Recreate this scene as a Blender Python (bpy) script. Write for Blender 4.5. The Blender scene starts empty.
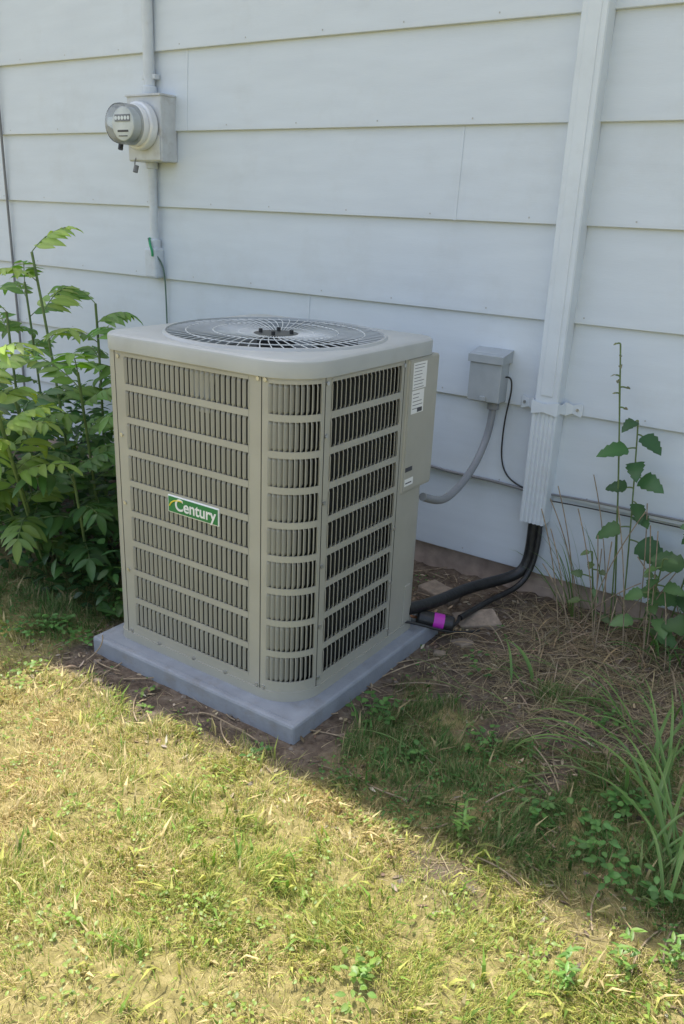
import bpy, math, random
import numpy as np
from mathutils import Vector, Matrix, Euler
random.seed(7); rng=np.random.default_rng(11)
S=bpy.context.scene
COL=S.collection
# ---------------------------------------------------------------- helpers
def link(o,parent=None):
    COL.objects.link(o)
    if parent: o.parent=parent
    return o
def empty(name):
    o=bpy.data.objects.new(name,None); o.empty_display_size=.1; return link(o)
def pm(name,col,rough=.6,metal=0,var=.12,scale=12,bump=0,bscale=150,streak=None,spec=.5,dirt=None):
    m=bpy.data.materials.new(name); m.use_nodes=True; nt=m.node_tree; N=nt.nodes; L=nt.links
    b=N['Principled BSDF']; b.inputs['Roughness'].default_value=rough; b.inputs['Metallic'].default_value=metal
    b.inputs['Specular IOR Level'].default_value=spec
    tc=N.new('ShaderNodeTexCoord'); mp=N.new('ShaderNodeMapping'); L.new(tc.outputs['Object'],mp.inputs[0])
    if streak: mp.inputs['Scale'].default_value=streak
    n=N.new('ShaderNodeTexNoise'); n.inputs['Scale'].default_value=scale; n.inputs['Detail'].default_value=6; L.new(mp.outputs[0],n.inputs['Vector'])
    r=N.new('ShaderNodeValToRGB'); r.color_ramp.elements[0].position=.3; r.color_ramp.elements[1].position=.7
    c=np.array(col); lo=np.clip(c*(1-var),0,1); hi=np.clip(c*(1+var),0,1)
    r.color_ramp.elements[0].color=(*lo,1); r.color_ramp.elements[1].color=(*hi,1)
    L.new(n.outputs[0],r.inputs[0]); out=r.outputs[0]
    if dirt:
        n3=N.new('ShaderNodeTexNoise'); n3.inputs['Scale'].default_value=dirt[1]; n3.inputs['Detail'].default_value=8; n3.inputs['Roughness'].default_value=.7; L.new(tc.outputs['Object'],n3.inputs['Vector'])
        mr=N.new('ShaderNodeMapRange'); mr.inputs[1].default_value=.52; mr.inputs[2].default_value=.75; mr.inputs[4].default_value=dirt[2]; L.new(n3.outputs[0],mr.inputs[0])
        mx=N.new('ShaderNodeMixRGB'); L.new(mr.outputs[0],mx.inputs[0]); L.new(out,mx.inputs[1]); mx.inputs[2].default_value=(*dirt[0],1); out=mx.outputs[0]
    L.new(out,b.inputs['Base Color'])
    if bump:
        n2=N.new('ShaderNodeTexNoise'); n2.inputs['Scale'].default_value=bscale; n2.inputs['Detail'].default_value=4; L.new(mp.outputs[0],n2.inputs['Vector'])
        bp=N.new('ShaderNodeBump'); bp.inputs['Strength'].default_value=bump; bp.inputs['Distance'].default_value=.004; L.new(n2.outputs[0],bp.inputs['Height']); L.new(bp.outputs[0],b.inputs['Normal'])
    return m
def mesh(name,v,f,mat,parent=None,smooth=False):
    me=bpy.data.meshes.new(name); me.from_pydata([tuple(p) for p in v],[],f); me.update()
    if smooth: me.polygons.foreach_set('use_smooth',[True]*len(me.polygons))
    o=bpy.data.objects.new(name,me)
    if mat: me.materials.append(mat)
    return link(o,parent)
def bev(o,w,seg=2):
    m=o.modifiers.new('bev','BEVEL'); m.width=w; m.segments=seg; m.limit_method='ANGLE'; m.angle_limit=math.radians(40); return o
def box(name,x0,x1,y0,y1,z0,z1,mat,parent=None,b=0):
    v=[(x,y,z) for x in(x0,x1) for y in(y0,y1) for z in(z0,z1)]
    f=[(0,1,3,2),(4,6,7,5),(0,4,5,1),(2,3,7,6),(0,2,6,4),(1,5,7,3)]
    o=mesh(name,v,f,mat,parent)
    if b: bev(o,b)
    return o
def tube(name,pts,r,mat,parent=None,smooth=True,res=4):
    cu=bpy.data.curves.new(name,'CURVE'); cu.dimensions='3D'; cu.bevel_depth=r; cu.bevel_resolution=res; cu.use_fill_caps=True; cu.resolution_u=8
    lists=pts if isinstance(pts[0][0],(tuple,list,np.ndarray)) else [pts]
    for P in lists:
        if smooth:
            s=cu.splines.new('NURBS'); s.points.add(len(P)-1)
            for i,p in enumerate(P): s.points[i].co=(*p,1)
            s.order_u=min(4,len(P)); s.use_endpoint_u=True
        else:
            s=cu.splines.new('POLY'); s.points.add(len(P)-1)
            for i,p in enumerate(P): s.points[i].co=(*p,1)
    cu.materials.append(mat)
    return link(bpy.data.objects.new(name,cu),parent)
def cyl(name,a,b,r,mat,parent=None,n=32,bevel=0,r2=None):
    a=Vector(a);b=Vector(b);d=(b-a);q=d.to_track_quat('Z','Y'); r2=r if r2 is None else r2
    v=[];
    for k,(c,rr) in enumerate(((a,r),(b,r2))):
        for i in range(n):
            t=2*math.pi*i/n; v.append(c+q@Vector((rr*math.cos(t),rr*math.sin(t),0)))
    f=[(i,(i+1)%n,n+(i+1)%n,n+i) for i in range(n)]+[tuple(range(n))[::-1],tuple(range(n,2*n))]
    o=mesh(name,v,f,mat,parent)
    if bevel: bev(o,bevel)
    me=o.data
    for p in me.polygons: p.use_smooth=len(p.vertices)==4
    try:
        me.set_sharp_from_angle(angle=math.radians(40))
    except Exception: pass
    return o
def vnoise(x,y,sc,seed=0,oct=1):
    out=np.zeros_like(np.asarray(x,dtype=float)); amp=1;tot=0
    for k in range(oct):
        r=np.random.default_rng(seed+k*17).random((64,64))
        X=np.asarray(x)*sc+100;Y=np.asarray(y)*sc+100
        ix=np.floor(X).astype(int);iy=np.floor(Y).astype(int);fx=X-ix;fy=Y-iy
        fx=fx*fx*(3-2*fx);fy=fy*fy*(3-2*fy)
        g=lambda a,b:r[a%64,b%64]
        out+=amp*((g(ix,iy)*(1-fx)+g(ix+1,iy)*fx)*(1-fy)+(g(ix,iy+1)*(1-fx)+g(ix+1,iy+1)*fx)*fy)
        tot+=amp;amp*=.5;sc*=2.03
    return out/tot
def sstep(a,b,x):
    t=np.clip((x-a)/(b-a),0,1);return t*t*(3-2*t)

# ---------------------------------------------------------------- layout numbers (metres)
E=.345; Z0=.10; NC=16                # siding exposure, bottom edge, courses
ZW=Z0+NC*E  # unseen upper storey, added so the eave's shadow covers the unit
PX0,PX1,PY0,PY1,PZ=1.155,2.050,-1.483,-.579,.060
AX0,AX1,AY0,AY1=1.220,1.997,-1.414,-.668
ZB,ZR,ZT=.070,1.080,1.120

def gz(x,y):
    x=np.asarray(x,dtype=float);y=np.asarray(y,dtype=float)
    near=np.exp(-((x-2)**2+(y+1.3)**2)/30)
    h=(vnoise(x,y,1.3,3,2)-.5)*.05+(vnoise(x,y,9,5,3)-.5)*.022*near
    soil=1-cover(x,y)
    h+=soil*near*((vnoise(x,y,26,8,3)-.5)*.03)-.004
    dx=np.maximum(np.maximum(PX0-x,x-PX1),0);dy=np.maximum(np.maximum(PY0-y,y-PY1),0);d=np.hypot(dx,dy)
    k=1-sstep(0,.22,d)
    return h*(1-.75*k)
def cover(x,y):
    x=np.asarray(x,dtype=float);y=np.asarray(y,dtype=float)
    n=vnoise(x,y,3.2,21,3); n2=vnoise(x,y,7,31,2)
    lawn=sstep(-1.53,-1.68,y+(n-.5)*.24)
    right=sstep(.50,.72,n2*.6+n*.5+.40*sstep(-.72,-1.35,y)+.12*sstep(2.6,3.1,x)-.15)*sstep(-.35,-.8,y)
    right=right*sstep(2.04,2.25,x+ .3*sstep(-1.45,-1.6,y))
    left=.85*sstep(1.2,1.0,x)*sstep(-.9,-1.25,y+(n-.5)*.3)
    c=np.maximum(lawn,np.maximum(right*.8,left))
    c=c*(1-1.0*np.exp(-((x-2.645)**2/.016+(y+1.66)**2/.006)))
    dx=np.maximum(np.maximum(PX0-x,x-PX1),0);dy=np.maximum(np.maximum(PY0-y,y-PY1),0);d=np.hypot(dx,dy)
    return np.clip(c*sstep(.05,.16,d+(n2-.5)*.06),0,1)

# ---------------------------------------------------------------- world / sun / camera
SUN=Vector((-.30,.147,1)).normalized()
w=bpy.data.worlds.new('World'); S.world=w; w.use_nodes=True
nt=w.node_tree; bg=nt.nodes['Background']; sk=nt.nodes.new('ShaderNodeTexSky'); sk.sky_type='NISHITA'; sk.sun_disc=False
sk.sun_elevation=math.asin(SUN.z); sk.sun_rotation=math.atan2(SUN.x,SUN.y); sk.air_density=1.0; sk.dust_density=3.0; sk.ozone_density=1.0
hs=nt.nodes.new('ShaderNodeHueSaturation'); hs.inputs['Saturation'].default_value=.78
nt.links.new(sk.outputs[0],hs.inputs['Color']); nt.links.new(hs.outputs[0],bg.inputs[0]); bg.inputs[1].default_value=.33
sl=bpy.data.lights.new('sun','SUN'); sl.energy=5.0; sl.angle=math.radians(.3); sl.color=(1,.955,.86)
so=link(bpy.data.objects.new('sun',sl)); so.rotation_euler=SUN.to_track_quat('Z','Y').to_euler(); so.location=(0,5,12)
cd=bpy.data.cameras.new('camera'); co=link(bpy.data.objects.new('camera',cd)); S.camera=co
cd.sensor_fit='VERTICAL'; cd.sensor_height=24; cd.lens=834.1/1024*24; cd.clip_end=500; cd.clip_start=.02
co.matrix_world=Matrix.Translation((3.317,-3.155,1.5))@(Matrix.Rotation(.593,4,'Z')@Matrix.Rotation(1.224,4,'X')@Matrix.Rotation(.042,4,'Z'))
S.view_settings.view_transform='Standard'; S.view_settings.look='None'; S.view_settings.exposure=0

# ---------------------------------------------------------------- materials
M_side=pm('siding_paint',(.615,.665,.70),.55,var=.035,scale=3,bump=.12,bscale=40,streak=(1,1,6),dirt=((.49,.51,.50),2.2,.4))
M_trim=pm('white_trim_paint',(.64,.69,.72),.5,var=.04,scale=8,dirt=((.45,.45,.42),6,.3))
M_found=pm('foundation_concrete',(.44,.34,.27),.9,var=.25,scale=14,bump=.6,bscale=90)
M_roof=pm('roof_shingle',(.09,.085,.08),.9,var=.4,scale=30,bump=.5)
M_soff=pm('soffit_paint',(.7,.7,.68),.6)
M_ac=pm('cabinet_paint',(.375,.365,.31),.42,var=.05,scale=9,bump=.05,bscale=500,dirt=((.30,.28,.235),5,.25))
M_actop=pm('cabinet_top_sky_tint',(.40,.415,.40),.36,var=.05,scale=9,dirt=((.32,.31,.28),7,.35))  # cabinet paint made lighter and bluer, sky reflection put into the colour
M_coil=pm('coil_dark',(.016,.018,.016),.7,var=.5,scale=60,streak=(1,1,.05))
M_dark=pm('dark_plastic',(.02,.02,.02),.45)
M_fan=pm('fan_metal',(.05,.053,.05),.5)
M_wire=pm('grille_wire',(.50,.52,.50),.4)
M_screw=pm('screw_zinc',(.55,.55,.53),.35,metal=.8)
M_pad=pm('pad_plastic',(.27,.29,.32),.75,var=.1,scale=16,bump=.35,bscale=160,dirt=((.2,.17,.13),9,.6))
M_green=pm('label_green',(.02,.19,.06),.35,var=.04)
M_white=pm('label_white',(.78,.78,.76),.4,var=.03)
M_yel=pm('label_yellow',(.75,.6,.05),.4,var=.03)
M_ink=pm('label_ink',(.05,.05,.06),.5)
M_galv=pm('meter_box_paint',(.55,.57,.57),.5,var=.07,scale=20,dirt=((.33,.30,.26),12,.6))
M_pipe=pm('conduit_paint',(.58,.62,.645),.5,var=.05,scale=14,dirt=((.42,.42,.4),10,.5))
M_cond=pm('whip_conduit_grey',(.22,.23,.24),.45,var=.1)
M_dis=pm('disconnect_paint',(.37,.40,.41),.45,var=.07,scale=18)
M_cable=pm('cable_grey',(.2,.2,.2),.6)
M_tape=pm('insulation_black',(.018,.018,.018),.42,var=.4,scale=30,bump=.5,bscale=60)
M_mag=pm('tape_magenta',(.5,.03,.42),.4)
M_brick=pm('brick_rubble',(.29,.23,.175),.95,var=.3,scale=25,bump=.8,bscale=90,dirt=((.13,.10,.07),18,.8))
M_stem=pm('stem_green',(.13,.19,.06),.6,var=.25,scale=30)
M_twig=pm('twig_brown',(.30,.23,.15),.85,var=.35,scale=50)
M_copper=pm('copper',(.6,.28,.15),.35,metal=.9)

def attr_mat(name,rough,trans,spec=.4):
    m=bpy.data.materials.new(name); m.use_nodes=True; nt=m.node_tree;N=nt.nodes;L=nt.links
    b=N['Principled BSDF']; b.inputs['Roughness'].default_value=rough; b.inputs['Specular IOR Level'].default_value=spec
    a=N.new('ShaderNodeAttribute'); a.attribute_name='Col'
    L.new(a.outputs['Color'],b.inputs['Base Color'])
    if trans:
        t=N.new('ShaderNodeBsdfTranslucent'); mx=N.new('ShaderNodeMixShader'); mx.inputs[0].default_value=trans
        g=N.new('ShaderNodeHueSaturation'); g.inputs['Value'].default_value=1.3; g.inputs['Saturation'].default_value=1.2; L.new(a.outputs['Color'],g.inputs['Color']); L.new(g.outputs[0],t.inputs[0])
        L.new(b.outputs[0],mx.inputs[1]); L.new(t.outputs[0],mx.inputs[2]); L.new(mx.outputs[0],N['Material Output'].inputs[0])
    return m
M_leaf=attr_mat('leaf',.42,.38,.5)
M_grass=attr_mat('grass_blade',.6,.3,.2)
M_debris=attr_mat('debris',.85,0,.2)

# ---------------------------------------------------------------- house
house=empty('house')
def siding():
    xs=np.arange(-7,9.01,.25); V=[];F=[]
    for k in range(NC):
        z=Z0+k*E; zt=min(z+E+.004,ZW)
        rr=np.random.default_rng(100+k); 
        wob=np.interp(xs,np.arange(-8,10,.9),(rr.random(len(np.arange(-8,10,.9)))-.5)*.0035)
        zw=np.interp(xs,np.arange(-8,10,1.1),(rr.random(len(np.arange(-8,10,1.1)))-.5)*.004)
        prof=[(-.002,z),(-.0205,z),(-.0225,z+.002),(-.0225,z+.012),(-.0065,zt)]
        base=len(V)
        for i,x in enumerate(xs):
            for j,(yy,zz) in enumerate(prof): V.append((x,yy+(wob[i] if j<4 else 0),zz+(zw[i] if j<4 else 0)))
        n=len(prof)
        for i in range(len(xs)-1):
            for j in range(n-1):
                a=base+i*n+j; F.append((a,a+n,a+n+1,a+1))
    return mesh('siding',V,F,M_side,house)
siding()
def seam(x,k):
    z=Z0+k*E
    v=[];wd=.006
    for xx in(x-wd,x+wd):
        for (yy,zz) in((-.0255,z+.001),(-.0095,z+E-.004)): v.append((xx,yy,zz))
    for xx in(x-wd,x+wd):
        for (yy,zz) in((-.020,z+.001),(-.004,z+E-.004)): v.append((xx,yy,zz))
    mesh('joint_cover',v,[(0,2,3,1),(0,1,5,4),(2,6,7,3),(0,4,6,2)],M_side,house)
for x,k in((.226,5),(1.685,4),(.965,2),(3.3,1),(-1.6,3),(3.6,6),(-2.2,1),(4.4,3),(1.1,8),(2.7,9),(-.4,10),(3.9,11),(.6,13)): seam(x,k)
V=[];F=[]
for k in range(8):
    for x in np.arange(-3,5,.405):
        xx=x+random.uniform(-.03,.03)+k*.13; z=Z0+k*E+.022; b=len(V)
        for i in range(8): V.append((xx+.0035*math.cos(i*math.pi/4),-.0242,z+.0035*math.sin(i*math.pi/4)))
        F.append(tuple(range(b,b+8)))
mesh('siding_nails',V,F,pm('nail_paint',(.42,.42,.40),.6),house)
box('foundation',-7,9,.002,.3,-.4,.16,M_found,house)
box('wall_core',-7,9,0.0,.2,.165,ZW-.005,M_side,house)
box('side_wall',-7,-6.8,.21,8,-.4,ZW-.005,M_side,house)
box('side_wall_far',8.8,9,.21,8,-.4,ZW-.005,M_side,house)
box('back_wall',-6.79,8.79,7.8,8,-.4,ZW-.005,M_side,house)
box('soffit',-7.3,9.3,-.73,8.73,ZW,ZW+.02,M_soff,house)
box('fascia',-7.3,9.3,-.75,-.732,ZW-.09,ZW+.03,M_trim,house)
zz=ZW+.032
mesh('roof',[(-7.4,-.77,zz),(9.4,-.77,zz),(9.4,4,zz+2),(-7.4,4,zz+2),(-7.4,8.77,zz),(9.4,8.77,zz),
             (-7.4,-.77,zz-.012),(9.4,-.77,zz-.012)],[(0,1,2,3),(3,2,5,4),(0,6,7,1),(0,3,4),(1,5,2)],M_roof,house)

# downspout / line cover
ds=empty('downspout')
def channel(name,x0,x1,y0,y1,z0,z1,ribs,mat):
    n=ribs*4+1; P=[]
    P.append((x0,y1)); P.append((x0,y0+.006)); P.append((x0+.004,y0))
    if ribs:
        xs=np.linspace(x0+.008,x1-.008,n)
        for i,x in enumerate(xs): P.append((x,y0+(.0045 if i%4 in(2,3) else 0)))
    P.append((x1-.004,y0)); P.append((x1,y0+.006)); P.append((x1,y1))
    V=[(x,y,z) for z in(z0,z1) for x,y in P]; m=len(P)
    F=[(i,i+1,m+i+1,m+i) for i in range(m-1)]
    o=mesh(name,V,F,mat,ds); s=o.modifiers.new('s','SOLIDIFY'); s.thickness=.002; s.offset=-1; return o
channel('upper_duct',2.128,2.222,-.085,-.012,.80,ZW,0,M_trim)
channel('upper_face_rib',2.148,2.202,-.0885,-.08,.86,ZW,0,M_trim)
channel('lower_duct',2.124,2.226,-.089,-.012,.335,.83,5,M_trim)
V=[];pts=[(2.05,-.027),(2.055,-.030),(2.085,-.031),(2.108,-.04),(2.116,-.07),(2.122,-.094),(2.17,-.097),(2.228,-.094),(2.234,-.07),(2.242,-.04),(2.265,-.031),(2.30,-.030),(2.305,-.027)]
for i,(x,y) in enumerate(pts):
    hw=.019+(.008 if i%2 else -.003); V.append((x,y,.812-hw)); V.append((x,y,.812+hw))
o=mesh('strap',V,[(2*i,2*i+2,2*i+3,2*i+1) for i in range(len(pts)-1)],M_trim,ds); s=o.modifiers.new('s','SOLIDIFY'); s.thickness=.003
cyl('strap_screw',(2.285,-.034,.812),(2.285,-.030,.812),.006,M_screw,ds); cyl('strap_screw',(2.068,-.034,.812),(2.068,-.030,.812),.006,M_screw,ds)

# ---------------------------------------------------------------- electric meter
em=empty('electric_meter')
box('socket_box',-.077,.153,-.115,-.012,1.684,1.974,M_galv,em,.006)
box('socket_cover',-.070,.146,-.121,-.1145,1.69,1.80,M_galv,em,.002)
box('box_lip',-.081,.157,-.123,-.012,1.969,1.979,M_galv,em,.002)
MX,MZ=.036,1.838
cyl('meter_ring',(MX,-.12,MZ),(MX,-.165,MZ),.106,pm('ring_steel',(.74,.75,.75),.35,metal=.1),em,48,.008)
cyl('meter_base',(MX,-.165,MZ),(MX,-.195,MZ),.092,M_white,em,48,.004)
cyl('meter_face',(MX,-.195,MZ),(MX,-.245,MZ),.074,pm('meter_face_plate',(.66,.67,.65),.5),em,48,.003)
box('register_window',MX-.051,MX+.051,-.2485,-.2455,MZ+.010,MZ+.040,M_cable,em)
for i in range(5): cyl('dial',(MX-.042+i*.021,-.2495,MZ+.025),(MX-.042+i*.021,-.2487,MZ+.025),.0085,M_white,em,16)
box('nameplate',MX-.036,MX+.036,-.2468,-.2455,MZ-.035,MZ-.026,M_ink,em); box('nameplate_strip',MX-.03,MX+.03,-.2468,-.2455,MZ-.054,MZ-.050,M_ink,em)
def glassmat():
    m=bpy.data.materials.new('meter_glass'); m.use_nodes=True; nt=m.node_tree;N=nt.nodes;L=nt.links
    t=N.new('ShaderNodeBsdfTransparent'); t.inputs[0].default_value=(.94,.96,.96,1); g=N.new('ShaderNodeBsdfGlossy'); g.inputs['Roughness'].default_value=.05
    fr=N.new('ShaderNodeLayerWeight'); fr.inputs[0].default_value=.25; mx=N.new('ShaderNodeMixShader'); L.new(fr.outputs['Fresnel'],mx.inputs[0]); L.new(t.outputs[0],mx.inputs[1]); L.new(g.outputs[0],mx.inputs[2]); L.new(mx.outputs[0],N['Material Output'].inputs[0]); return m
n=48;prof=[(.090,-.16),(.088,-.26),(.084,-.278),(.072,-.288),(.0001,-.291)];V=[]
for r,y in prof:
    for i in range(n): V.append((MX+r*math.cos(2*math.pi*i/n),y,MZ+r*math.sin(2*math.pi*i/n)))
mesh('glass_cover',V,[(j*n+i,j*n+(i+1)%n,(j+1)*n+(i+1)%n,(j+1)*n+i) for j in range(4) for i in range(n)],glassmat(),em,True)
tube('riser_conduit',[(.01,-.045,1.975),(.01,-.045,ZW)],.027,M_pipe,em,False)
tube('lower_conduit',[(.008,-.045,1.69),(.008,-.045,1.30)],.021,M_pipe,em,False)
cyl('conduit_nut',(.01,-.045,1.975),(.01,-.045,2.02),.034,M_pipe,em,24,.004); cyl('lower_nut',(.008,-.045,1.69),(.008,-.045,1.655),.028,M_pipe,em,24,.004)
box('conduit_body',-.034,.046,-.082,-.012,1.135,1.285,M_pipe,em,.012)
cyl('body_hub',(.008,-.045,1.28),(.008,-.045,1.325),.030,M_pipe,em,24,.004)
tube('ground_wire',[(.0,-.08,1.33),(.02,-.09,1.28),(.05,-.06,1.24),(.062,-.03,1.18),(.058,-.028,.95),(.07,-.03,.5),(.06,-.03,.05)],.004,pm('ground_wire_green',(.12,.19,.15),.5),em)
tube('green_tag',[(.0,-.07,1.33),(.015,-.095,1.30),(.04,-.09,1.28),(.03,-.085,1.245)],.006,pm('green_tape',(.03,.30,.12),.4),em)
tube('seal_wire',[(-.02,-.12,1.70),(-.03,-.13,1.67),(-.02,-.125,1.655)],.003,M_cable,em); cyl('seal_tag',(-.02,-.12,1.665),(-.02,-.13,1.635),.012,M_cable,em)
tube('ring_seal',[(-.07,-.15,1.80),(-.09,-.16,1.78),(-.085,-.155,1.755)],.003,M_cable,em); cyl('ring_tag',(-.088,-.15,1.765),(-.085,-.16,1.735),.012,M_dark,em)
for z in (2.05,3.0,4.2): box('pipe_clip',-.035,.055,-.052,-.02,z,z+.022,M_pipe,em,.003)
uc=tube('utility_cable',[(-1.21,-.03,ZW-.1),(-1.212,-.032,2.2),(-1.205,-.035,1.9),(-1.213,-.032,1.5),(-1.207,-.034,1.1),(-1.21,-.03,.0)],.007,M_cable)

# ---------------------------------------------------------------- disconnect box
db=empty('electrical_disconnect_box')
box('back_box',1.852,1.982,-.095,-.014,.795,.992,M_dis,db,.006)
mesh('hood',[(1.842,-.112,.955),(1.992,-.112,.955),(1.992,-.112,.985),(1.842,-.112,.985),(1.842,-.014,1.004),(1.992,-.014,1.004),(1.842,-.014,.955),(1.992,-.014,.955)],
     [(0,1,2,3),(3,2,5,4),(0,3,4,6),(1,7,5,2),(0,6,7,1)],M_dis,db)
box('door',1.848,1.986,-.104,-.0955,.80,.953,M_dis,db,.003)
box('door_latch',1.905,1.93,-.112,-.1045,.803,.822,M_dis,db,.002)
cyl('knockout_nut',(1.945,-.055,.795),(1.945,-.055,.765),.024,M_cond,db,16,.003)
tube('whip_conduit',[(1.945,-.055,.78),(1.945,-.06,.70),(1.94,-.09,.62),(1.945,-.19,.54),(1.965,-.38,.49),(1.985,-.54,.50),(1.99,-.63,.54),(1.99,-.68,.56)],.015,M_cond,db)
tube('black_wire',[(1.985,-.05,.90),(2.01,-.055,.91),(2.02,-.05,.86),(1.995,-.04,.75),(1.99,-.035,.62),(2.00,-.035,.52),(2.05,-.035,.47),(2.12,-.032,.455)],.0034,M_dark,db)
tube('control_cable',[(1.60,-.033,.47),(1.75,-.036,.455),(1.9,-.034,.462),(2.02,-.034,.458),(2.13,-.033,.450)],.006,M_cable,db)
tube('wall_cable',[(2.22,-.03,.455),(2.4,-.034,.47),(2.6,-.034,.462),(2.8,-.036,.475),(3.2,-.034,.465),(4.0,-.034,.47)],.0045,M_cable,db)
tube('wall_cable_thin',[(2.22,-.035,.43),(2.5,-.038,.445),(2.8,-.036,.44),(3.4,-.034,.445)],.0025,M_dark,db)

# ---------------------------------------------------------------- pad
pad=empty('equipment_pad')
box('slab',PX0,PX1,PY0,PY1,-.04,PZ,M_pad,pad,.009)
for (a,b_,c,d) in ((PX0+.03,PX1-.03,PY0+.022,PY0+.026),(PX0+.03,PX1-.03,PY1-.026,PY1-.022)): box('slab_rib',a,b_,c,d,PZ-.004,PZ+.0015,M_pad,pad)

# ---------------------------------------------------------------- air conditioner
ac=empty('air_conditioner')
CX,CY=(AX0+AX1)/2,(AY0+AY1)/2
def rloop(rs,off=0,seg=10):
    cs=[(AX0+rs[0],AY0+rs[0],rs[0],math.pi,1.5*math.pi),(AX1-rs[1],AY0+rs[1],rs[1],1.5*math.pi,2*math.pi),(AX1-rs[2],AY1-rs[2],rs[2],0,.5*math.pi),(AX0+rs[3],AY1-rs[3],rs[3],.5*math.pi,math.pi)]
    P=[];Nn=[]
    for cx,cy,r,a0,a1 in cs:
        for i in range(seg+1):
            a=a0+(a1-a0)*i/seg; P.append((cx+(r+off)*math.cos(a),cy+(r+off)*math.sin(a))); Nn.append((math.cos(a),math.sin(a)))
    return np.array(P),np.array(Nn)
RF=.04; RB=.07
RS=(RF,.134,RB,RF)
BP,BN=rloop(RS,0,16)
BPc=np.vstack([BP,BP[:1]]);BNc=np.vstack([BN,BN[:1]])
dl=np.hypot(*(np.diff(BPc,axis=0).T)); SL=np.concatenate([[0],np.cumsum(dl)]); TOT=SL[-1]
def at(s,off=0):
    s=s%TOT; x=np.interp(s,SL,BPc[:,0]);y=np.interp(s,SL,BPc[:,1]);nx=np.interp(s,SL,BNc[:,0]);ny=np.interp(s,SL,BNc[:,1]);l=math.hypot(nx,ny);nx/=l;ny/=l
    return Vector((x+nx*off,y+ny*off,0)),Vector((nx,ny,0))
S_f0=math.pi/2*RF
def sx(x): return S_f0+(x-(AX0+RF))
S_c0=sx(AX1-.134); S_r0=S_c0+math.pi/2*.134
def sy(y): return S_r0+(y-(AY0+.134))
S_b0=sy(AY1-RB)+math.pi/2*RB; S_b1=S_b0+(AX1-AX0-RB-RF); S_l0=S_b1+math.pi/2*RF
def sheet(V,F,s0,s1,z0,z1,o=0,th=.004):
    n=max(1,int((s1-s0)/.012)) if (s1-s0)<TOT*.95 else 180
    b=len(V)
    for i in range(n+1):
        s=s0+(s1-s0)*i/n; p,nn=at(s,o); q,_=at(s,o-th)
        V+= [(p.x,p.y,z0),(p.x,p.y,z1),(q.x,q.y,z1),(q.x,q.y,z0)]
    for i in range(n):
        a=b+4*i
        for j in range(4): F.append((a+j,a+4+j,a+4+(j+1)%4,a+(j+1)%4))
    F.append((b,b+1,b+2,b+3)); F.append((b+4*n+3,b+4*n+2,b+4*n+1,b+4*n))
V=[];F=[]
zl,zh=.118,1.062; NR=9; pitch=(zh-zl)/NR; bar=.020
fx0=1.312
louv=[(sx(fx0),sx(1.815),25),(sx(1.885),sy(-1.315),10),(sy(-1.272),sy(-.895),17),(S_b0+.03,S_b1-.03,24),(S_l0+.03,S_l0+(AY1-AY0)-.13,24)]
sheet(V,F,0,TOT,ZB,zl,.0,.004)
sheet(V,F,0,TOT,zh,ZR+.01,.0,.004)
posts=[(-.03,louv[0][0]),(louv[0][1],louv[1][0]),(louv[1][1],louv[2][0]),(louv[2][1],louv[3][0]),(louv[3][1],louv[4][0]),(louv[4][1],TOT-.03)]
for a,b in posts: sheet(V,F,a,b,zl,zh,0,.004)
for a,b,n in louv:
    for k in range(NR+1):
        z=zl+k*pitch
        lo=z-bar/2 if k>0 else z; hi=z+bar/2 if k<NR else z
        if hi>lo: sheet(V,F,a,b,lo,hi,.0012,.004)
mesh('cabinet_panels',V,F,M_ac,ac)
V=[];F=[]
for li,(a,b,n) in enumerate(louv):
    pt=(b-a)/n
    for k in range(NR):
        z0=zl+k*pitch+bar/2; z1=zl+(k+1)*pitch-bar/2
        for i in range(n+1):
            s=a+i*pt; p,nn=at(s,0); t=Vector((-nn.y,nn.x,0))
            L=.0105 if li!=1 else .0165
            d=(t*.66-nn*.75).normalized(); th=(t*.75+nn*.66)*.0010
            bb=len(V)
            for zz_,inn in((z0-.001,.0),(z0+.009,1),(z1-.009,1),(z1+.001,.0)):
                o=p+nn*(.0005+.0028*inn)
                q=o+d*(L*(.55+.45*inn)) if inn else o-nn*.004+d*(L*.8)
                V+=[(o.x+th.x,o.y+th.y,zz_),(q.x+th.x,q.y+th.y,zz_),(q.x-th.x,q.y-th.y,zz_),(o.x-th.x,o.y-th.y,zz_)]
            for r in range(3):
                c=bb+4*r
                for j in range(4): F.append((c+j,c+4+j,c+4+(j+1)%4,c+(j+1)%4))
mesh('louvre_slats',V,F,M_ac,ac)
V=[];F=[]
sheet(V,F,0,TOT,ZB+.01,ZR,-.034,.01); mesh('coil',V,F,M_coil,ac)
V=[];F=[]
for s in np.arange(0,TOT,.0085):
    p,nn=at(s,-.032);t=Vector((-nn.y,nn.x,0))*.0008;b=len(V)
    V+=[(p.x-t.x,p.y-t.y,ZB+.02),(p.x+t.x,p.y+t.y,ZB+.02),(p.x+t.x,p.y+t.y,ZR),(p.x-t.x,p.y-t.y,ZR)];F.append((b,b+1,b+2,b+3))
mesh('coil_fins',V,F,pm('coil_fin',(.05,.053,.047),.5),ac)
V=[];F=[];sheet(V,F,0,TOT,PZ,ZB+.022,.004,.01);mesh('base_pan',V,F,M_ac,ac)
V=[];F=[]
for s in (sx(1.862),sx(1.268),sy(-1.30),sy(-.875)):
    sheet(V,F,s-.0012,s+.0012,ZB+.01,ZR,.0006,.0018)
mesh('panel_seams',V,F,M_coil,ac)
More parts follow.
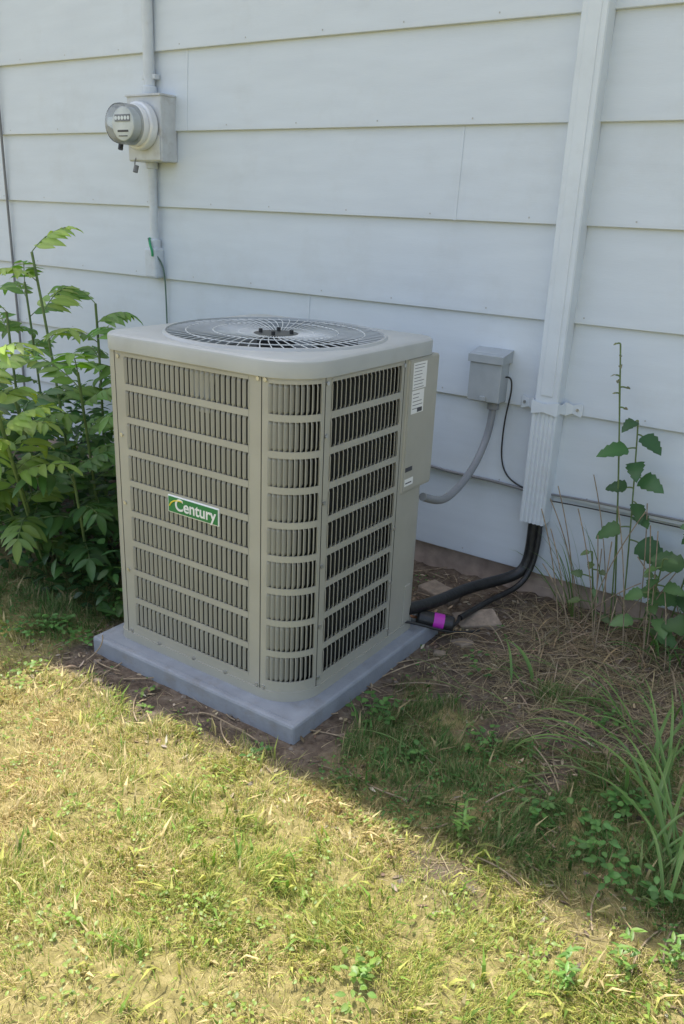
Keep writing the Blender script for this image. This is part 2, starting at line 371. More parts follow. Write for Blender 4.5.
def ring(off,z,N=192,rs=(.055,.145,.075,.055)):
    P,_=rloop(rs,off,24)
    out=[];Pc=np.vstack([P,P[:1]])
    for i in range(N):
        th=2*math.pi*i/N; d=np.array([math.cos(th),math.sin(th)])
        A=Pc[:-1]-[CX,CY];B=Pc[1:]-[CX,CY];e=B-A
        den=d[0]*e[:,1]-d[1]*e[:,0]
        with np.errstate(divide='ignore',invalid='ignore'):
            t=(A[:,0]*e[:,1]-A[:,1]*e[:,0])/den; u=(A[:,0]*d[1]-A[:,1]*d[0])/den
        ok=(np.abs(den)>1e-12)&(t>0)&(u>=-1e-6)&(u<=1+1e-6); tt=t[ok].max()
        out.append((CX+d[0]*tt,CY+d[1]*tt,z))
    return out
N=288
def circ(r,z): return [(CX+r*math.cos(2*math.pi*i/N),CY+r*math.sin(2*math.pi*i/N),z) for i in range(N)]
rings=[ring(-.004,ZR-.014,N),ring(.009,ZR-.012,N),ring(.010,ZR+.027,N),ring(.008,ZR+.033,N),ring(.003,ZT-.003,N),ring(-.003,ZT,N),circ(.359,ZT+.001),circ(.354,ZT+.008),circ(.348,ZT+.009),circ(.345,ZT-.002),circ(.340,ZT-.20)]
V=[p for r in rings for p in r]
o=mesh('top_cover',V,[(j*N+i,j*N+(i+1)%N,(j+1)*N+(i+1)%N,(j+1)*N+i) for j in range(len(rings)-1) for i in range(N)],M_actop,ac,True)
o.data.set_sharp_from_angle(angle=math.radians(28))
spl=[];nr=60
for i in range(nr):
    a=2*math.pi*i/nr; P=[]
    for r,z in((.070,.000),(.13,.006),(.21,.010),(.28,.009),(.346,.003)):
        aa=a+.22*(r/.32); P.append((CX+r*math.cos(aa),CY+r*math.sin(aa),ZT+z))
    spl.append(P)
tube('fan_guard_radials',spl,.0018,M_wire,ac,True,1)
spl=[]
for r,z in((.12,.004),(.20,.0085),(.285,.0075)):
    spl.append([(CX+r*math.cos(2*math.pi*i/96),CY+r*math.sin(2*math.pi*i/96),ZT+z) for i in range(97)])
tube('fan_guard_rings',spl,.0020,M_wire,ac,False,2)
cyl('motor_plate',(CX,CY,ZT-.006),(CX,CY,ZT+.002),.074,M_fan,ac,40,.003)
for i in range(4):
    a=i*math.pi/2+.5; x,y=CX+.05*math.cos(a),CY+.05*math.sin(a)
    cyl('motor_bolt',(x,y,ZT+.002),(x,y,ZT+.014),.0065,M_dark,ac,12)
cyl('motor',(CX,CY,ZT-.14),(CX,CY,ZT-.008),.062,M_dark,ac,32)
for k in range(3):
    V=[];nn_=10;a0=k*2*math.pi/3
    for i in range(nn_+1):
        for j in range(5):
            t=j/4; r=.07+(.25)*t; a=a0+ (i/nn_)*1.25+.2*t; V.append((CX+r*math.cos(a),CY+r*math.sin(a),ZT-.055-.065*(i/nn_)))
    mesh('fan_blade',V,[(i*5+j,i*5+j+1,(i+1)*5+j+1,(i+1)*5+j) for i in range(nn_) for j in range(4)],M_fan,ac,True)
cyl('fan_well_floor',(CX,CY,ZB+.05),(CX,CY,ZB+.06),.31,M_dark,ac)
box('control_box',AX1-.09,AX1+.006,-.858,AY1+.006,.615,ZR-.014,M_ac,ac,.005)
box('control_box_door',AX1+.0058,AX1+.0085,-.852,AY1+.001,.625,ZR-.02,M_ac,ac,.001)
box('rating_label',AX1+.0086,AX1+.0092,-.834,-.748,.965,1.052,M_white,ac)
box('warning_label',AX1+.0086,AX1+.0092,-.834,-.756,.885,.961,M_white,ac)
for i in range(8):
    z=1.043-i*.0105; box('label_text',AX1+.0093,AX1+.0096,-.828,-.828+random.uniform(.04,.072),z,z+.0022,M_cable,ac)
for i in range(5):
    z=.948-i*.012; box('label_text',AX1+.0093,AX1+.0096,-.828,-.828+random.uniform(.03,.065),z,z+.0025,M_cable,ac)
box('label_barcode',AX1+.0093,AX1+.0096,-.796,-.764,.888,.902,M_ink,ac)
box('small_label',AX1+.0086,AX1+.0092,-.845,-.79,.64,.665,M_white,ac); box('small_label_ink',AX1+.0093,AX1+.0096,-.84,-.80,.648,.652,M_ink,ac)
box('small_label_dark',AX1+.0086,AX1+.0092,-.845,-.80,.69,.705,M_ink,ac)
for s,zs in ((sx(1.285),(.10,.33,.57,.80,1.05)),(sx(1.85),(.10,1.06)),(sx(1.875),(.10,1.06)),(sy(-1.293),(.12,.30,.50,.70,.90,1.05)),(sy(-.88),(.12,.3,.5,1.05)),(sx(1.58),(.095,)),(sx(1.42),(.095,)),(sx(1.72),(.095,))):
    for z in zs:
        p,nn=at(s,.0);q,_=at(s,.004); cyl('screw',(p.x,p.y,z),(q.x,q.y,z),.0062,M_screw,ac,10)
box('label_border',1.487,1.703,AY0-.005,AY0+.001,.588,.646,M_white,ac,.003)
box('label_plate',1.491,1.699,AY0-.0062,AY0-.0045,.592,.642,M_green,ac,.001)
bpy.ops.object.text_add(); t=bpy.context.object; t.data.body='Century'; t.data.size=.054; t.data.extrude=.0006; t.data.offset=.0009; t.data.align_x='CENTER'
t.location=(1.606,AY0-.0068,.602); t.rotation_euler=(math.pi/2,0,0); t.scale=(.95,1,1)
bpy.ops.object.convert(target='MESH'); t=bpy.context.object; t.name='label_letters'; t.data.materials.clear(); t.data.materials.append(M_white); t.parent=ac
tube('label_swoosh',[(1.497,AY0-.0068,.611),(1.505,AY0-.0068,.628),(1.523,AY0-.0068,.636),(1.552,AY0-.0068,.634)],.0022,M_yel,ac)
ls=empty('refrigerant_lines')
box('service_valve_plate',AX1-.002,AX1+.004,-.78,-.74,.10,.25,M_ac,ac,.002)
tube('suction_line',[(2.175,-.05,.345),(2.178,-.055,.25),(2.180,-.065,.15),(2.15,-.10,.10),(2.08,-.20,.085),(2.03,-.34,.09),(2.02,-.48,.10),(2.01,-.60,.115),(1.98,-.72,.13)],.023,M_tape,ls)
tube('liquid_line',[(2.20,-.05,.345),(2.21,-.06,.24),(2.20,-.08,.12),(2.17,-.14,.06),(2.12,-.26,.045),(2.10,-.40,.042),(2.095,-.5,.045)],.012,M_tape,ls)
cyl('filter_drier',(2.115,-.595,.060),(1.995,-.665,.082),.031,M_tape,ls,28,.008)
cyl('drier_band',(2.082,-.6143,.0660),(2.048,-.6341,.0723),.0318,M_mag,ls,28)
tube('copper_stub',[(2.09,-.50,.045),(2.115,-.55,.05),(2.115,-.60,.06)],.007,M_tape,ls)
tube('copper_stub_2',[(1.995,-.665,.082),(1.97,-.70,.09),(1.96,-.71,.13)],.006,M_copper,ls)
tube('thin_line',[(1.99,-.76,.10),(2.05,-.70,.09),(2.12,-.66,.035),(2.18,-.5,.02)],.005,M_dark,ls)

# ---------------------------------------------------------------- ground
def axis(c0,c1,st,lo,hi):
    mid=np.arange(c0,c1,st); a=[c0];s=st
    while a[-1]>lo: s*=1.25;a.append(a[-1]-s)
    b=[mid[-1]];s=st
    while b[-1]<hi: s*=1.25;b.append(b[-1]+s)
    return np.concatenate([np.array(a[1:])[::-1],mid,np.array(b[1:])])
gx=axis(.2,3.7,.0125,-150,150); gy=axis(-2.8,.02,.0125,-150,150)
GX,GY=np.meshgrid(gx,gy); GZ=gz(GX,GY); cov=cover(GX,GY)
nx,ny=len(gx),len(gy)
V=np.stack([GX.ravel(),GY.ravel(),GZ.ravel()],1)
idx=np.arange(nx*ny).reshape(ny,nx); quads=np.stack([idx[:-1,:-1],idx[:-1,1:],idx[1:,1:],idx[1:,:-1]],-1).reshape(-1,4)
def fastmesh(name,V,loops,starts,totals,mat,cols=None,smooth=False):
    me=bpy.data.meshes.new(name); me.vertices.add(len(V)); me.vertices.foreach_set('co',np.asarray(V,dtype=np.float32).ravel())
    me.loops.add(len(loops)); me.loops.foreach_set('vertex_index',np.asarray(loops,dtype=np.int32))
    me.polygons.add(len(starts)); me.polygons.foreach_set('loop_start',np.asarray(starts,dtype=np.int32)); me.polygons.foreach_set('loop_total',np.asarray(totals,dtype=np.int32))
    me.polygons.foreach_set('use_smooth',np.full(len(starts),smooth))
    if cols is not None:
        a=me.color_attributes.new('Col','FLOAT_COLOR','POINT'); c=np.ones((len(V),4),dtype=np.float32); c[:,:3]=cols; a.data.foreach_set('color',c.ravel())
    me.update(calc_edges=True); me.validate(); me.materials.append(mat)
    return link(bpy.data.objects.new(name,me))
def gmat():
    m=bpy.data.materials.new('ground_soil_and_thatch'); m.use_nodes=True; nt=m.node_tree;N=nt.nodes;L=nt.links; b=N['Principled BSDF']; b.inputs['Roughness'].default_value=.95; b.inputs['Specular IOR Level'].default_value=.15
    tc=N.new('ShaderNodeTexCoord'); a=N.new('ShaderNodeAttribute'); a.attribute_name='Col'
    def noise(s,d=6): n=N.new('ShaderNodeTexNoise'); n.inputs['Scale'].default_value=s;n.inputs['Detail'].default_value=d;n.inputs['Roughness'].default_value=.65;L.new(tc.outputs['Object'],n.inputs['Vector']);return n
    def ramp(n,els):
        r=N.new('ShaderNodeValToRGB'); e=r.color_ramp.elements
        e[0].position=els[0][0];e[0].color=(*els[0][1],1);e[1].position=els[-1][0];e[1].color=(*els[-1][1],1)
        for p,c in els[1:-1]: q=e.new(p);q.color=(*c,1)
        L.new(n.outputs[0],r.inputs[0]);return r
    soil=ramp(noise(22,9),[(.3,(.065,.048,.036)),(.5,(.145,.110,.082)),(.62,(.20,.16,.12)),(.75,(.30,.25,.19))])
    th=ramp(noise(35,8),[(.3,(.17,.145,.055)),(.5,(.32,.27,.11)),(.7,(.46,.38,.18))])
    mx=N.new('ShaderNodeMixRGB'); L.new(a.outputs['Color'],mx.inputs[0]);L.new(soil.outputs[0],mx.inputs[1]);L.new(th.outputs[0],mx.inputs[2]);L.new(mx.outputs[0],b.inputs['Base Color'])
    bp=N.new('ShaderNodeBump'); bp.inputs['Strength'].default_value=.8;bp.inputs['Distance'].default_value=.012; n=noise(70,8);L.new(n.outputs[0],bp.inputs['Height']);L.new(bp.outputs[0],b.inputs['Normal'])
    return m
cc=np.repeat(cov.ravel()[:,None],3,1)
fastmesh('ground',V,quads.ravel(),np.arange(len(quads))*4,np.full(len(quads),4),gmat(),cc,True)

# ---------------------------------------------------------------- grass
def blades(x,y,hd,L,w,th0,th1,col0,col1):
    n=len(x); z=gz(x,y)-.003
    hx,hy=np.cos(hd),np.sin(hd); sxn,syn=-hy,hx
    b=np.stack([x,y,z],1); h=np.stack([hx,hy,0*hx],1); s=np.stack([sxn,syn,0*hx],1); up=np.array([0,0,1.])
    p1=b+(.5*L)[:,None]*(np.sin(th0)[:,None]*h+np.cos(th0)[:,None]*up)
    p3=p1+(.5*L)[:,None]*(np.sin(th1)[:,None]*h+np.cos(th1)[:,None]*up)
    W=w[:,None]*.5
    V=np.stack([b-s*W,b+s*W,p1-s*W*.9,p1+s*W*.9,p3],1).reshape(-1,3)
    V[:,2]=np.maximum(V[:,2],np.repeat(z,5)-.001)
    o=np.arange(n)[:,None]*5
    lp=(o+np.array([0,1,3,2, 2,3,4])).ravel(); st=(np.arange(n)[:,None]*7+np.array([0,4])).ravel(); tt=np.tile([4,3],n)
    C=np.stack([col0,col0,col1,col1,col1],1).reshape(-1,3)
    return V,lp,st,tt,C
def scatter(N,x0,x1,y0,y1,ws,Ls):
    x=rng.uniform(x0,x1,N);y=rng.uniform(y0,y1,N)
    cl=vnoise(x,y,16,51,2); thin=vnoise(x,y,4.5,57,3)
    c=cover(x,y); keep=rng.random(N)<c*(.25+1.2*sstep(.3,.7,cl))*(.28+.95*sstep(.32,.58,thin))
    x=x[keep];y=y[keep];n=len(x);cl=cl[keep]
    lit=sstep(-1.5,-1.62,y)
    patch=vnoise(x,y,2.6,61,3); p2=vnoise(x,y,11,71,2)
    hd=vnoise(x,y,4.5,81,2)*4*math.pi+rng.normal(0,.95,n)
    L=rng.uniform(.5,1.25,n)*Ls*(.55+.9*p2)*(1+.3*(1-lit)); w=rng.uniform(.7,1.35,n)*ws
    th0=np.clip(rng.normal(.5,.4,n),0,1.45); th1=np.clip(th0+rng.uniform(.2,1.2,n),0,1.65)
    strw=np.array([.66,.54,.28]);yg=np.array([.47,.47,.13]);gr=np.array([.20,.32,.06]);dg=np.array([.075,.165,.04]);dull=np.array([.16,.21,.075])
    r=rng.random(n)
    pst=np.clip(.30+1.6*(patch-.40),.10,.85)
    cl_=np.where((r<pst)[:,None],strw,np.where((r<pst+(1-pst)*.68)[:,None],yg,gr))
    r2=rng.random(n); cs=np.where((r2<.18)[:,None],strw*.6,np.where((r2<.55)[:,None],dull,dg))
    base=cl_*lit[:,None]+cs*(1-lit[:,None])  # sunlit and shaded blade palettes: light and shade put into the colour
    base=base*rng.uniform(.62,1.25,n)[:,None]
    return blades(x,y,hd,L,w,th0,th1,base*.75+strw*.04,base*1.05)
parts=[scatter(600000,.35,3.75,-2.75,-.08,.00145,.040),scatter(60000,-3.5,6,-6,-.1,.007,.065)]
def strawf(N,x0,x1,y0,y1,pr,Ls):
    x=rng.uniform(x0,x1,N);y=rng.uniform(y0,y1,N);k=rng.random(N)<pr(x,y);x=x[k];y=y[k];n=len(x)
    L=rng.uniform(.4,1.3,n)*Ls;th=rng.uniform(1.25,1.6,n);c=np.array([.47,.39,.24])*rng.uniform(.4,1.15,n)[:,None]
    return blades(x,y,rng.uniform(0,6.28,n),L,rng.uniform(.0010,.0026,n),th,th+.1,c,c)
inpad=lambda x,y:((x>PX0-.0)&(x<PX1)&(y>PY0)&(y<PY1))
parts.append(strawf(16000,.3,3.8,-1.75,-.05,lambda x,y:np.where(inpad(x,y),0,.35+.6*sstep(2.4,2.9,x)),.08))
parts.append(strawf(5200,2.12,3.4,-.95,-.04,lambda x,y:.25+sstep(2.1,2.6,x)*.7,.17))
Vs=[];Ls=[];Ss=[];Ts=[];Cs=[];vo=0;lo=0
for V,l,s,t,c in parts:
    Vs.append(V);Ls.append(l+vo);Ss.append(s+lo);Ts.append(t);Cs.append(c);vo+=len(V);lo+=len(l)
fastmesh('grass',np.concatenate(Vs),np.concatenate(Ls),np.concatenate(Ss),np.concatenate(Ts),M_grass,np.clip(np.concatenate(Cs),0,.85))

# ---------------------------------------------------------------- leaves
class LB:
    def __init__(s): s.V=[];s.F=[];s.C=[]
    def leaf(s,p,d,n,L,W,col,droop=.25,fold=.25,prof=((.22,.75),(.5,1.0),(.8,.55))):
        d=Vector(d).normalized(); n=Vector(n); sd=d.cross(n)
        if sd.length<1e-4: sd=d.cross(Vector((1,0,.3)))
        sd.normalize(); n=sd.cross(d).normalized(); p=Vector(p)
        b=len(s.V); s.V.append(p); cc=[col[0],col[1],col[2]]
        rows=list(prof)
        for t,wd in rows:
            m=p+d*(L*t)-n*(droop*L*t*t)
            e=sd*(W*.5*wd); up=n*(W*.5*wd*fold)
            s.V+= [m-e+up,m,m+e+up]
        s.V.append(p+d*L*(1-.15*droop)-n*(droop*L))
        k=len(rows)
        s.F+=[(b,b+1,b+2),(b,b+2,b+3)]
        for r in range(k-1):
            a=b+1+3*r; s.F+=[(a,a+3,a+4,a+1),(a+1,a+4,a+5,a+2)]
        a=b+1+3*(k-1);T=b+1+3*k; s.F+=[(a,T,a+1),(a+1,T,a+2)]
        for i in range(3*k+2): 
            j=1.12 if (i-1)%3==1 and 0<i<3*k+1 else .92
            s.C.append([c*j for c in cc])
    def strip(s,P,w,col,col2=None):
        b=len(s.V);P=[Vector(q) for q in P];n=len(P);col2=col2 or col
        for i,q in enumerate(P):
            d=(P[min(i+1,n-1)]-P[max(i-1,0)]).normalized(); sd=d.cross(Vector((0,0,1)));sd=sd.normalized() if sd.length>1e-4 else Vector((1,0,0))
            t=i/(n-1); ww=w*.5*(1-t**3)*(.6+.4*min(1,t*4)); up=sd.cross(d)*ww*.35
            s.V+=[q-sd*ww+up,q,q+sd*ww+up]; c=[col[k]*(1-t)+col2[k]*t for k in range(3)]; s.C+=[c,[x*.85 for x in c],c]
        for i in range(n-1):
            a=b+3*i; s.F+=[(a,a+3,a+4,a+1),(a+1,a+4,a+5,a+2)]
    def build(s,name,mat=M_leaf,parent=None):
        o=mesh(name,s.V,s.F,mat,parent,True); a=o.data.color_attributes.new('Col','FLOAT_COLOR','POINT'); c=np.ones((len(s.V),4),dtype=np.float32); c[:,:3]=np.array(s.C); a.data.foreach_set('color',c.ravel()); return o
U=random.uniform
def jit(c,k=.2):
    f=U(1-k,1+k); return (c[0]*f*U(.9,1.1),c[1]*f,c[2]*f*U(.85,1.15))
UPV=Vector((0,0,1))
G_dark=(.042,.10,.032);G_mid=(.085,.185,.05);G_lite=(.19,.34,.075);G_sun=(.36,.50,.11)  # brightest green carries sunlight on the upper leaves in its colour
sh=empty('leafy_shrub'); lb=LB(); stems=[]
def pinnate(p,d,L,pairs,ll,lw,col,sag=.5):
    d=Vector(d).normalized(); pts=[]; q=Vector(p); dd=d.copy(); n=pairs+1
    for i in range(n+1):
        pts.append(q.copy()); q=q+dd*(L/n); dd=(dd-UPV*(sag/n)).normalized()
    side=d.cross(UPV); side=side.normalized() if side.length>1e-3 else Vector((1,0,0))
    for i in range(1,n+1):
        a=(pts[i]-pts[i-1]).normalized(); up=side.cross(a).normalized()
        f=.7+.45*math.sin(math.pi*min(1,(i+.5)/n)); 
        for sg in(-1,1):
            ld=(side*sg*.9+a*U(.4,.7)-up*U(.05,.35)).normalized()
            lb.leaf(pts[i],ld,up+Vector((U(-.25,.35),U(-.45,.10),0)),ll*f*U(.85,1.1),lw*f,jit(col),U(.1,.45),U(.1,.3),((.12,.5),(.3,.95),(.55,.95),(.8,.5)))
    lb.leaf(pts[-1],dd,UPV,ll*.95,lw,jit(col),.3,.3)
    return [tuple(p) for p in pts]
rach=[]
def shrubstem(x,y,h,lean,col_top,n=9,L=.27,ll=.10):
    base=Vector((x,y,0)); top=base+Vector((lean[0],lean[1],h)); mid=(base+top)/2+Vector((U(-.03,.03),U(-.03,.03),0))
    P=[tuple(base),tuple(mid),tuple(top)]; stems.append(P)
    for i in range(n):
        t=.22+.78*(i/(n-1)); q=base*(1-t)**2+mid*2*t*(1-t)+top*t*t
        a=i*2.4+U(0,1); up=.25+.9*t*t
        d=Vector((math.cos(a),math.sin(a),up))
        if q.x>.78 and d.x>0: d.x*=-.3
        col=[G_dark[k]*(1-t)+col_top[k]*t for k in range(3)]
        rach.append(pinnate(q,d,L*U(.75,1.1)*(1.1-.4*t),random.randint(4,6),ll*U(.85,1.15),ll*.36,col,U(.5,1.3)))
for (x,y,h,l,ct) in [(.20,-.78,1.28,(-.10,-.06),G_sun),(.12,-.55,1.05,(.02,0),G_lite),(.45,-.62,.92,(.04,-.04),G_lite),(.60,-.95,.86,(.02,-.10),G_lite),(.74,-.60,.84,(.08,0),G_lite),(.40,-1.05,.72,(-.06,-.10),G_mid),
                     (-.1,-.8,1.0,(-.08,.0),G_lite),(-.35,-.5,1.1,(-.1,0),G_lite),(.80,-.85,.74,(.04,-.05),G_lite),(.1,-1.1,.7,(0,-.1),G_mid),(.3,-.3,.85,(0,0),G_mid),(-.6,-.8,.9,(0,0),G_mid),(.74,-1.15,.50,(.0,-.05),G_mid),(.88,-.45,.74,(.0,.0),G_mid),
                     (.42,-1.12,1.04,(.26,-.40),G_sun),(.50,-1.18,.88,(.30,-.36),G_sun),(.36,-1.15,.97,(.14,-.38),G_sun)]:
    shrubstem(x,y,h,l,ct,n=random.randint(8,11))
for i in range(3000):
    x=U(-.7,1.10);y=U(-1.32,-.08);hh=(.62-.3*max(0,(x-.7)))*(1 if y>-1.05 else .55)
    z=U(.02,1)**1.1*hh*(.55+.6*float(vnoise(x,y,4,91,2)))
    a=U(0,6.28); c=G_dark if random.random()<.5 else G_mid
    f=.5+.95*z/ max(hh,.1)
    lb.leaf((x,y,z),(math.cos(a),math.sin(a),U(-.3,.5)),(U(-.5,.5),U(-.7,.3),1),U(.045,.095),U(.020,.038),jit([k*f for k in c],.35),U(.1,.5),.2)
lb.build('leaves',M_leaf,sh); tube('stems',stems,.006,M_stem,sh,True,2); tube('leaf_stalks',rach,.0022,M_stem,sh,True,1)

# ---- right hand tall weed
def broad(l,p,d,n,L,W,col):
    l.leaf(p,d,n,L,W,col,U(.15,.45),U(.1,.3),((.05,.55),(.16,.98),(.25,.82),(.36,1.0),(.50,.74),(.56,.84),(.70,.50),(.76,.55),(.9,.2)))
tw=empty('tall_weed'); lb=LB(); stems=[]
def weed(x,y,h,lean,n,Lf,c,startt=.35):
    base=Vector((x,y,-.01)); top=base+Vector((lean[0],lean[1],h)); mid=(base+top)/2+Vector((U(-.03,.03),U(-.02,.02),0)); pl=[]
    for i in range(9):
        t=i/8; pl.append(tuple(base*(1-t)**2+mid*2*t*(1-t)+top*t*t))
    stems.append(pl)
    for i in range(n):
        t=startt+(1-startt)*i/max(1,n-1); q=base*(1-t)**2+mid*2*t*(1-t)+top*t*t; a=i*2.3+U(0,.8)
        d=Vector((math.cos(a),-abs(math.sin(a))*.6-.1,U(-.1,.3))).normalized(); pe=U(.03,.08)*(1.3-t); e=q+d*pe
        stems.append([tuple(q),tuple((q+e)/2+UPV*.004),tuple(e)])
        nrm=Vector((U(-.6,.7),U(-1.2,-.3),1)); L=Lf*U(.65,1.15)*(1.15-.45*t)
        broad(lb,e,d-UPV*U(.0,.5),nrm,L,L*U(.6,.82),jit(c,.3))
weed(2.60,-.10,.84,(-.06,-.02),10,.14,(.07,.16,.055),.46)
weed(2.57,-.09,1.10,(-.14,-.01),5,.028,(.18,.18,.09),.86)
weed(2.56,-.12,.98,(-.10,-.03),3,.028,(.18,.18,.09),.9)
weed(2.80,-.16,.64,(.10,-.10),11,.12,(.09,.18,.055),.3)
weed(2.92,-.20,.52,(.05,-.12),10,.12,(.08,.16,.05),.25)
weed(2.72,-.20,.40,(.02,-.06),9,.085,(.12,.22,.07),.25)
weed(2.76,-.12,.52,(.06,-.04),8,.11,(.09,.18,.06),.3)
weed(3.07,-.15,.65,(.05,-.05),11,.13,(.08,.17,.05),.2)
weed(2.50,-.12,.32,(-.04,-.04),8,.05,(.15,.22,.09),.2)
weed(2.66,-.14,.30,(.05,-.04),8,.05,(.17,.24,.09),.2)
lb.build('leaves',M_leaf,tw); tube('stems',stems,.0030,M_stem,tw,True,2)
dst=[]
for i in range(60):
    x=U(2.42,3.2);y=U(-.35,-.06);h=U(.12,.60);a=U(0,6.28);l=U(.02,.25)
    dst.append([(x,y,0),(x+l*.3*math.cos(a),y+l*.3*math.sin(a)*.5,h*.55),(x+l*math.cos(a),min(-.05,y+l*math.sin(a)*.5),h)])
tube('dry_stalks',dst,.0021,M_twig,tw,True,1)
lg=empty('daylily_clump'); lb=LB()
def arch(x,y,a,L,w,c,el=1.2,cur=2.0,c2=None):
    P=[];q=Vector((x,y,float(gz(x,y))-.005));e=el;n=9
    for i in range(n+1):
        P.append(q.copy()); q=q+Vector((math.cos(a)*math.cos(e),math.sin(a)*math.cos(e),math.sin(e)))*(L/n); e-=cur/n*(.5+i/n)
        g=float(gz(q.x,q.y))+.006
        if q.z<g: q.z=g
        if q.y>-.03: q.y=-.03
    lb.strip(P,w,c,c2)
for i in range(150):
    y=-.12-abs(random.gauss(0,.45)); y=max(y,-1.4)
    x=U(2.66,3.75) if y>-.4 else U(2.92,3.8)
    c=random.choice([(.12,.24,.06),(.09,.19,.05),(.16,.27,.08)])
    arch(x,y,U(0,6.28),U(.15,.38),U(.006,.011),jit(c),U(.7,1.45),U(1.2,3.2))
for i in range(18):
    arch(2.45+U(-.08,.12),-.08-U(0,.08),U(2.4,4.2),U(.25,.5),U(.004,.008),jit((.15,.24,.07)),U(.9,1.5),U(.3,1.3))
for i in range(600):
    x=U(2.22,3.5);y=-.06-abs(random.gauss(0,.36))
    arch(x,y,U(0,6.28),U(.08,.34),U(.002,.0065),jit((.47,.38,.25),.4),U(.05,.7),U(1.0,2.6))
for i in range(60):
    arch(U(2.35,3.0),U(-1.3,-.5),U(2.6,4.0),U(.12,.3),U(.003,.006),jit((.13,.24,.07)),U(.2,.7),U(.8,2.0),(.26,.33,.12))
for (x,y,a,L) in [(3.00,-1.00,1.9,.42),(3.02,-1.2,1.7,.42),(3.08,-1.32,2.0,.4),(3.04,-1.1,2.4,.42),(3.10,-1.25,2.6,.40),(3.12,-1.42,1.8,.36),(3.05,-1.35,1.2,.4),(2.46,-.72,2.4,.24),(2.80,-.7,3.3,.34),(2.88,-.85,2.9,.36),(2.78,-.95,3.4,.34),(2.95,-.9,1.5,.4)]:
    for k in range(4): arch(x+U(-.04,.04),y+U(-.04,.04),a+U(-.4,.4),L*U(.6,1.1),U(.006,.012),jit((.14,.27,.065)),U(.5,1.3),U(1.4,2.6),(.24,.36,.11))
lb.build('blades',M_leaf,lg)
gw=LB()
def covs(x,y): return float(cover(x,y))
def tuft(x,y,n,L,c,h=.03):
    z=float(gz(x,y))
    for k in range(n):
        a=U(0,6.28);r=U(.0,.035);d=Vector((math.cos(a),math.sin(a),U(-.1,.5)))
        gw.leaf((x+r*d.x,y+r*d.y,z+U(.4,1)*h),d,(U(-.3,.3),U(-.3,.3),1),L*U(.7,1.2),L*U(.5,.75),jit(c,.3),.2,.2)
cnt=0
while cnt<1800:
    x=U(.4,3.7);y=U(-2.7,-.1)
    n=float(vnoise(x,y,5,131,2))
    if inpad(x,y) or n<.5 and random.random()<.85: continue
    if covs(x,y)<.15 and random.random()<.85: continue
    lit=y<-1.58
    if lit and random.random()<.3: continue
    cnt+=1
    tuft(x,y,random.randint(3,6),U(.008,.016),(.27,.37,.08) if lit else (.10,.22,.055),U(.02,.033))  # leaves tinted brighter past the shadow edge, sunlight in the colour
for (x,y,n,L,h) in [(2.16,-1.20,16,.030,.05),(2.22,-1.12,10,.028,.05),(2.05,-1.56,8,.022,.03),(2.63,-2.05,14,.022,.04),(2.66,-2.10,8,.022,.04),(1.0,-1.45,25,.025,.06),(.9,-1.55,25,.025,.06),(1.12,-1.53,12,.025,.05),(1.15,-1.72,12,.022,.04),(1.05,-1.3,18,.028,.07),(2.9,-1.35,25,.026,.06),(3.05,-1.45,25,.028,.07),(2.98,-1.15,25,.028,.06),(2.8,-.8,14,.028,.05),(1.55,-1.62,8,.02,.03),(2.72,-1.3,18,.026,.05),(2.35,-1.3,12,.024,.04),(2.5,-1.1,12,.024,.04),(2.3,-.75,8,.024,.04)]:
    for k in range(max(1,n//4)): tuft(x+U(-.06,.06),y+U(-.06,.06),7,L,(.22,.34,.08) if y<-1.58 else (.12,.25,.065),h)  # sunlit and shaded leaf tints chosen by side of the shadow edge
for (x,y,h) in [(2.63,-1.54,.10),(3.10,-1.68,.12),(3.16,-1.62,.10),(3.02,-1.78,.08),(3.22,-1.5,.12)]:
    for s in range(3):
        bx=Vector((x+U(-.02,.02),y+U(-.02,.02),0)); l=Vector((U(-.4,.4),U(-.4,.4),1)).normalized()
        for k in range(9):
            q=bx+l*h*(k/8); a=k*2.4
            gw.leaf(q,(math.cos(a),math.sin(a),.5),UPV,.03,.009,jit((.20,.34,.08)),.2,.2)
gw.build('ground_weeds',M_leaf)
dv=[];df=[];dc=[]
def clod(x,y,r,c):
    z=float(gz(x,y)); b=len(dv); 
    base=[(0,0,1),(1,0,0),(.3,.95,0),(-.8,.6,0),(-.8,-.6,0),(.3,-.95,0),(.5,.3,.7),(-.4,.5,.65),(-.2,-.6,.7)]
    a=U(0,6.28)
    for p in base:
        q=[p[0]*r*U(.7,1.3),p[1]*r*U(.6,1.1),p[2]*r*U(.4,.9)]
        dv.append((x+q[0]*math.cos(a)-q[1]*math.sin(a),y+q[0]*math.sin(a)+q[1]*math.cos(a),z+q[2]-.002)); dc.append(c)
    for f in [(0,6,7),(0,7,8),(0,8,6),(6,1,2),(6,2,7),(7,2,3),(7,3,4),(7,4,8),(8,4,5),(8,5,1),(8,1,6)]: df.append(tuple(b+i for i in f))
k=0
while k<6500:
    x=U(.9,3.5);y=U(-1.78,-.03)
    if inpad(x,y) or random.random()<covs(x,y)*.9: continue
    k+=1; r=.0022+.011*random.random()**5
    c=random.choice([(.12,.09,.068),(.16,.12,.09),(.09,.068,.05),(.13,.10,.08),(.24,.20,.16)]); clod(x,y,r,c)
o=mesh('soil_clods',dv,df,M_debris); a=o.data.color_attributes.new('Col','FLOAT_COLOR','POINT'); c=np.ones((len(dv),4),dtype=np.float32); c[:,:3]=np.array(dc); a.data.foreach_set('color',c.ravel())
dl=LB();k=0
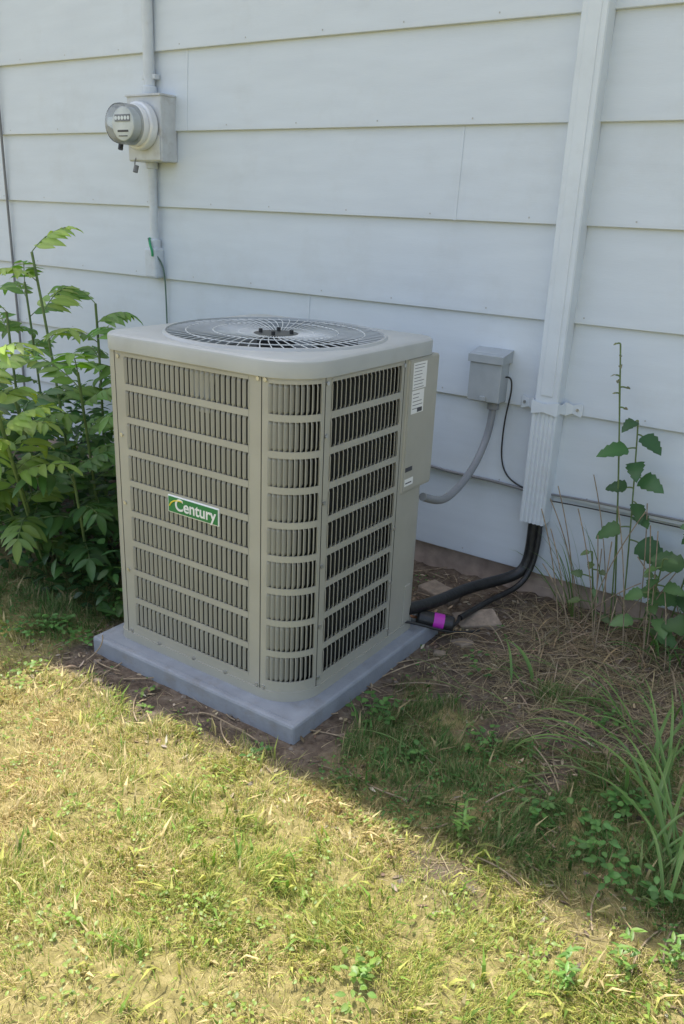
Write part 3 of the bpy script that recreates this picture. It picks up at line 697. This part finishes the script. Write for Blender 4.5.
while k<1700:
    x=U(.9,3.5);y=U(-1.8,-.03)
    if inpad(x,y): continue
    k+=1;a=U(0,6.28);z=float(gz(x,y))+.003
    dl.leaf((x,y,z),(math.cos(a),math.sin(a),U(-.05,.25)),(U(-.4,.4),U(-.4,.4),1),U(.01,.035),U(.004,.013),jit(random.choice([(.36,.28,.18),(.22,.16,.11),(.42,.35,.24),(.14,.10,.07)]),.3),U(-.3,.4),U(-.4,.5))
dl.build('dead_leaves',M_debris)
tws=[]
for i in range(240):
    x=U(1.0,3.4);y=U(-1.62,-.05)
    if inpad(x,y): continue
    a=U(0,6.28);L=U(.04,.24);z=float(gz(x,y))+.005
    tws.append([(x,y,z),(x+L*.5*math.cos(a),y+L*.5*math.sin(a),z+U(.002,.012)),(x+L*math.cos(a+.3),y+L*math.sin(a+.3),z+U(0,.02))])
tws+= [[(1.72,-1.535,.005),(1.80,-1.55,.045),(1.87,-1.56,.03),(1.90,-1.53,.012)],[(1.83,-1.555,.035),(1.86,-1.60,.02),(1.92,-1.61,.01)],[(2.06,-1.0,.01),(2.13,-.93,.06),(2.17,-.80,.03)],[(1.2,-1.55,.01),(1.24,-1.50,.05),(1.22,-1.49,.09)]]
tube('twigs',tws,.0023,M_twig,None,True,1)
rb=empty('brick_rubble')
def rock(x,y,z,sx_,sy_,sz_,rot,mat=M_brick):
    o=box('rock',-sx_/2,sx_/2,-sy_/2,sy_/2,-sz_/2,sz_/2,mat,rb,.006)
    for v in o.data.vertices: v.co+=Vector((U(-.1,.1)*sx_,U(-.12,.12)*sy_,U(-.15,.15)*sz_))
    o.location=(x,y,z);o.rotation_euler=(U(-.15,.15),U(-.15,.15),rot)
rock(2.13,-.41,.0,.17,.09,.055,.7);rock(2.16,-.60,-.004,.07,.05,.03,1.2)
rock(2.13,-.72,-.004,.045,.03,.022,.4);rock(1.32,-1.60,-.004,.035,.025,.02,.4);rock(1.22,-1.52,-.004,.03,.02,.02,1.4);rock(2.30,-1.0,-.004,.035,.03,.02,.4);rock(1.62,-.45,.0,.2,.1,.06,.1);rock(1.9,-.30,.0,.16,.1,.06,-.2)
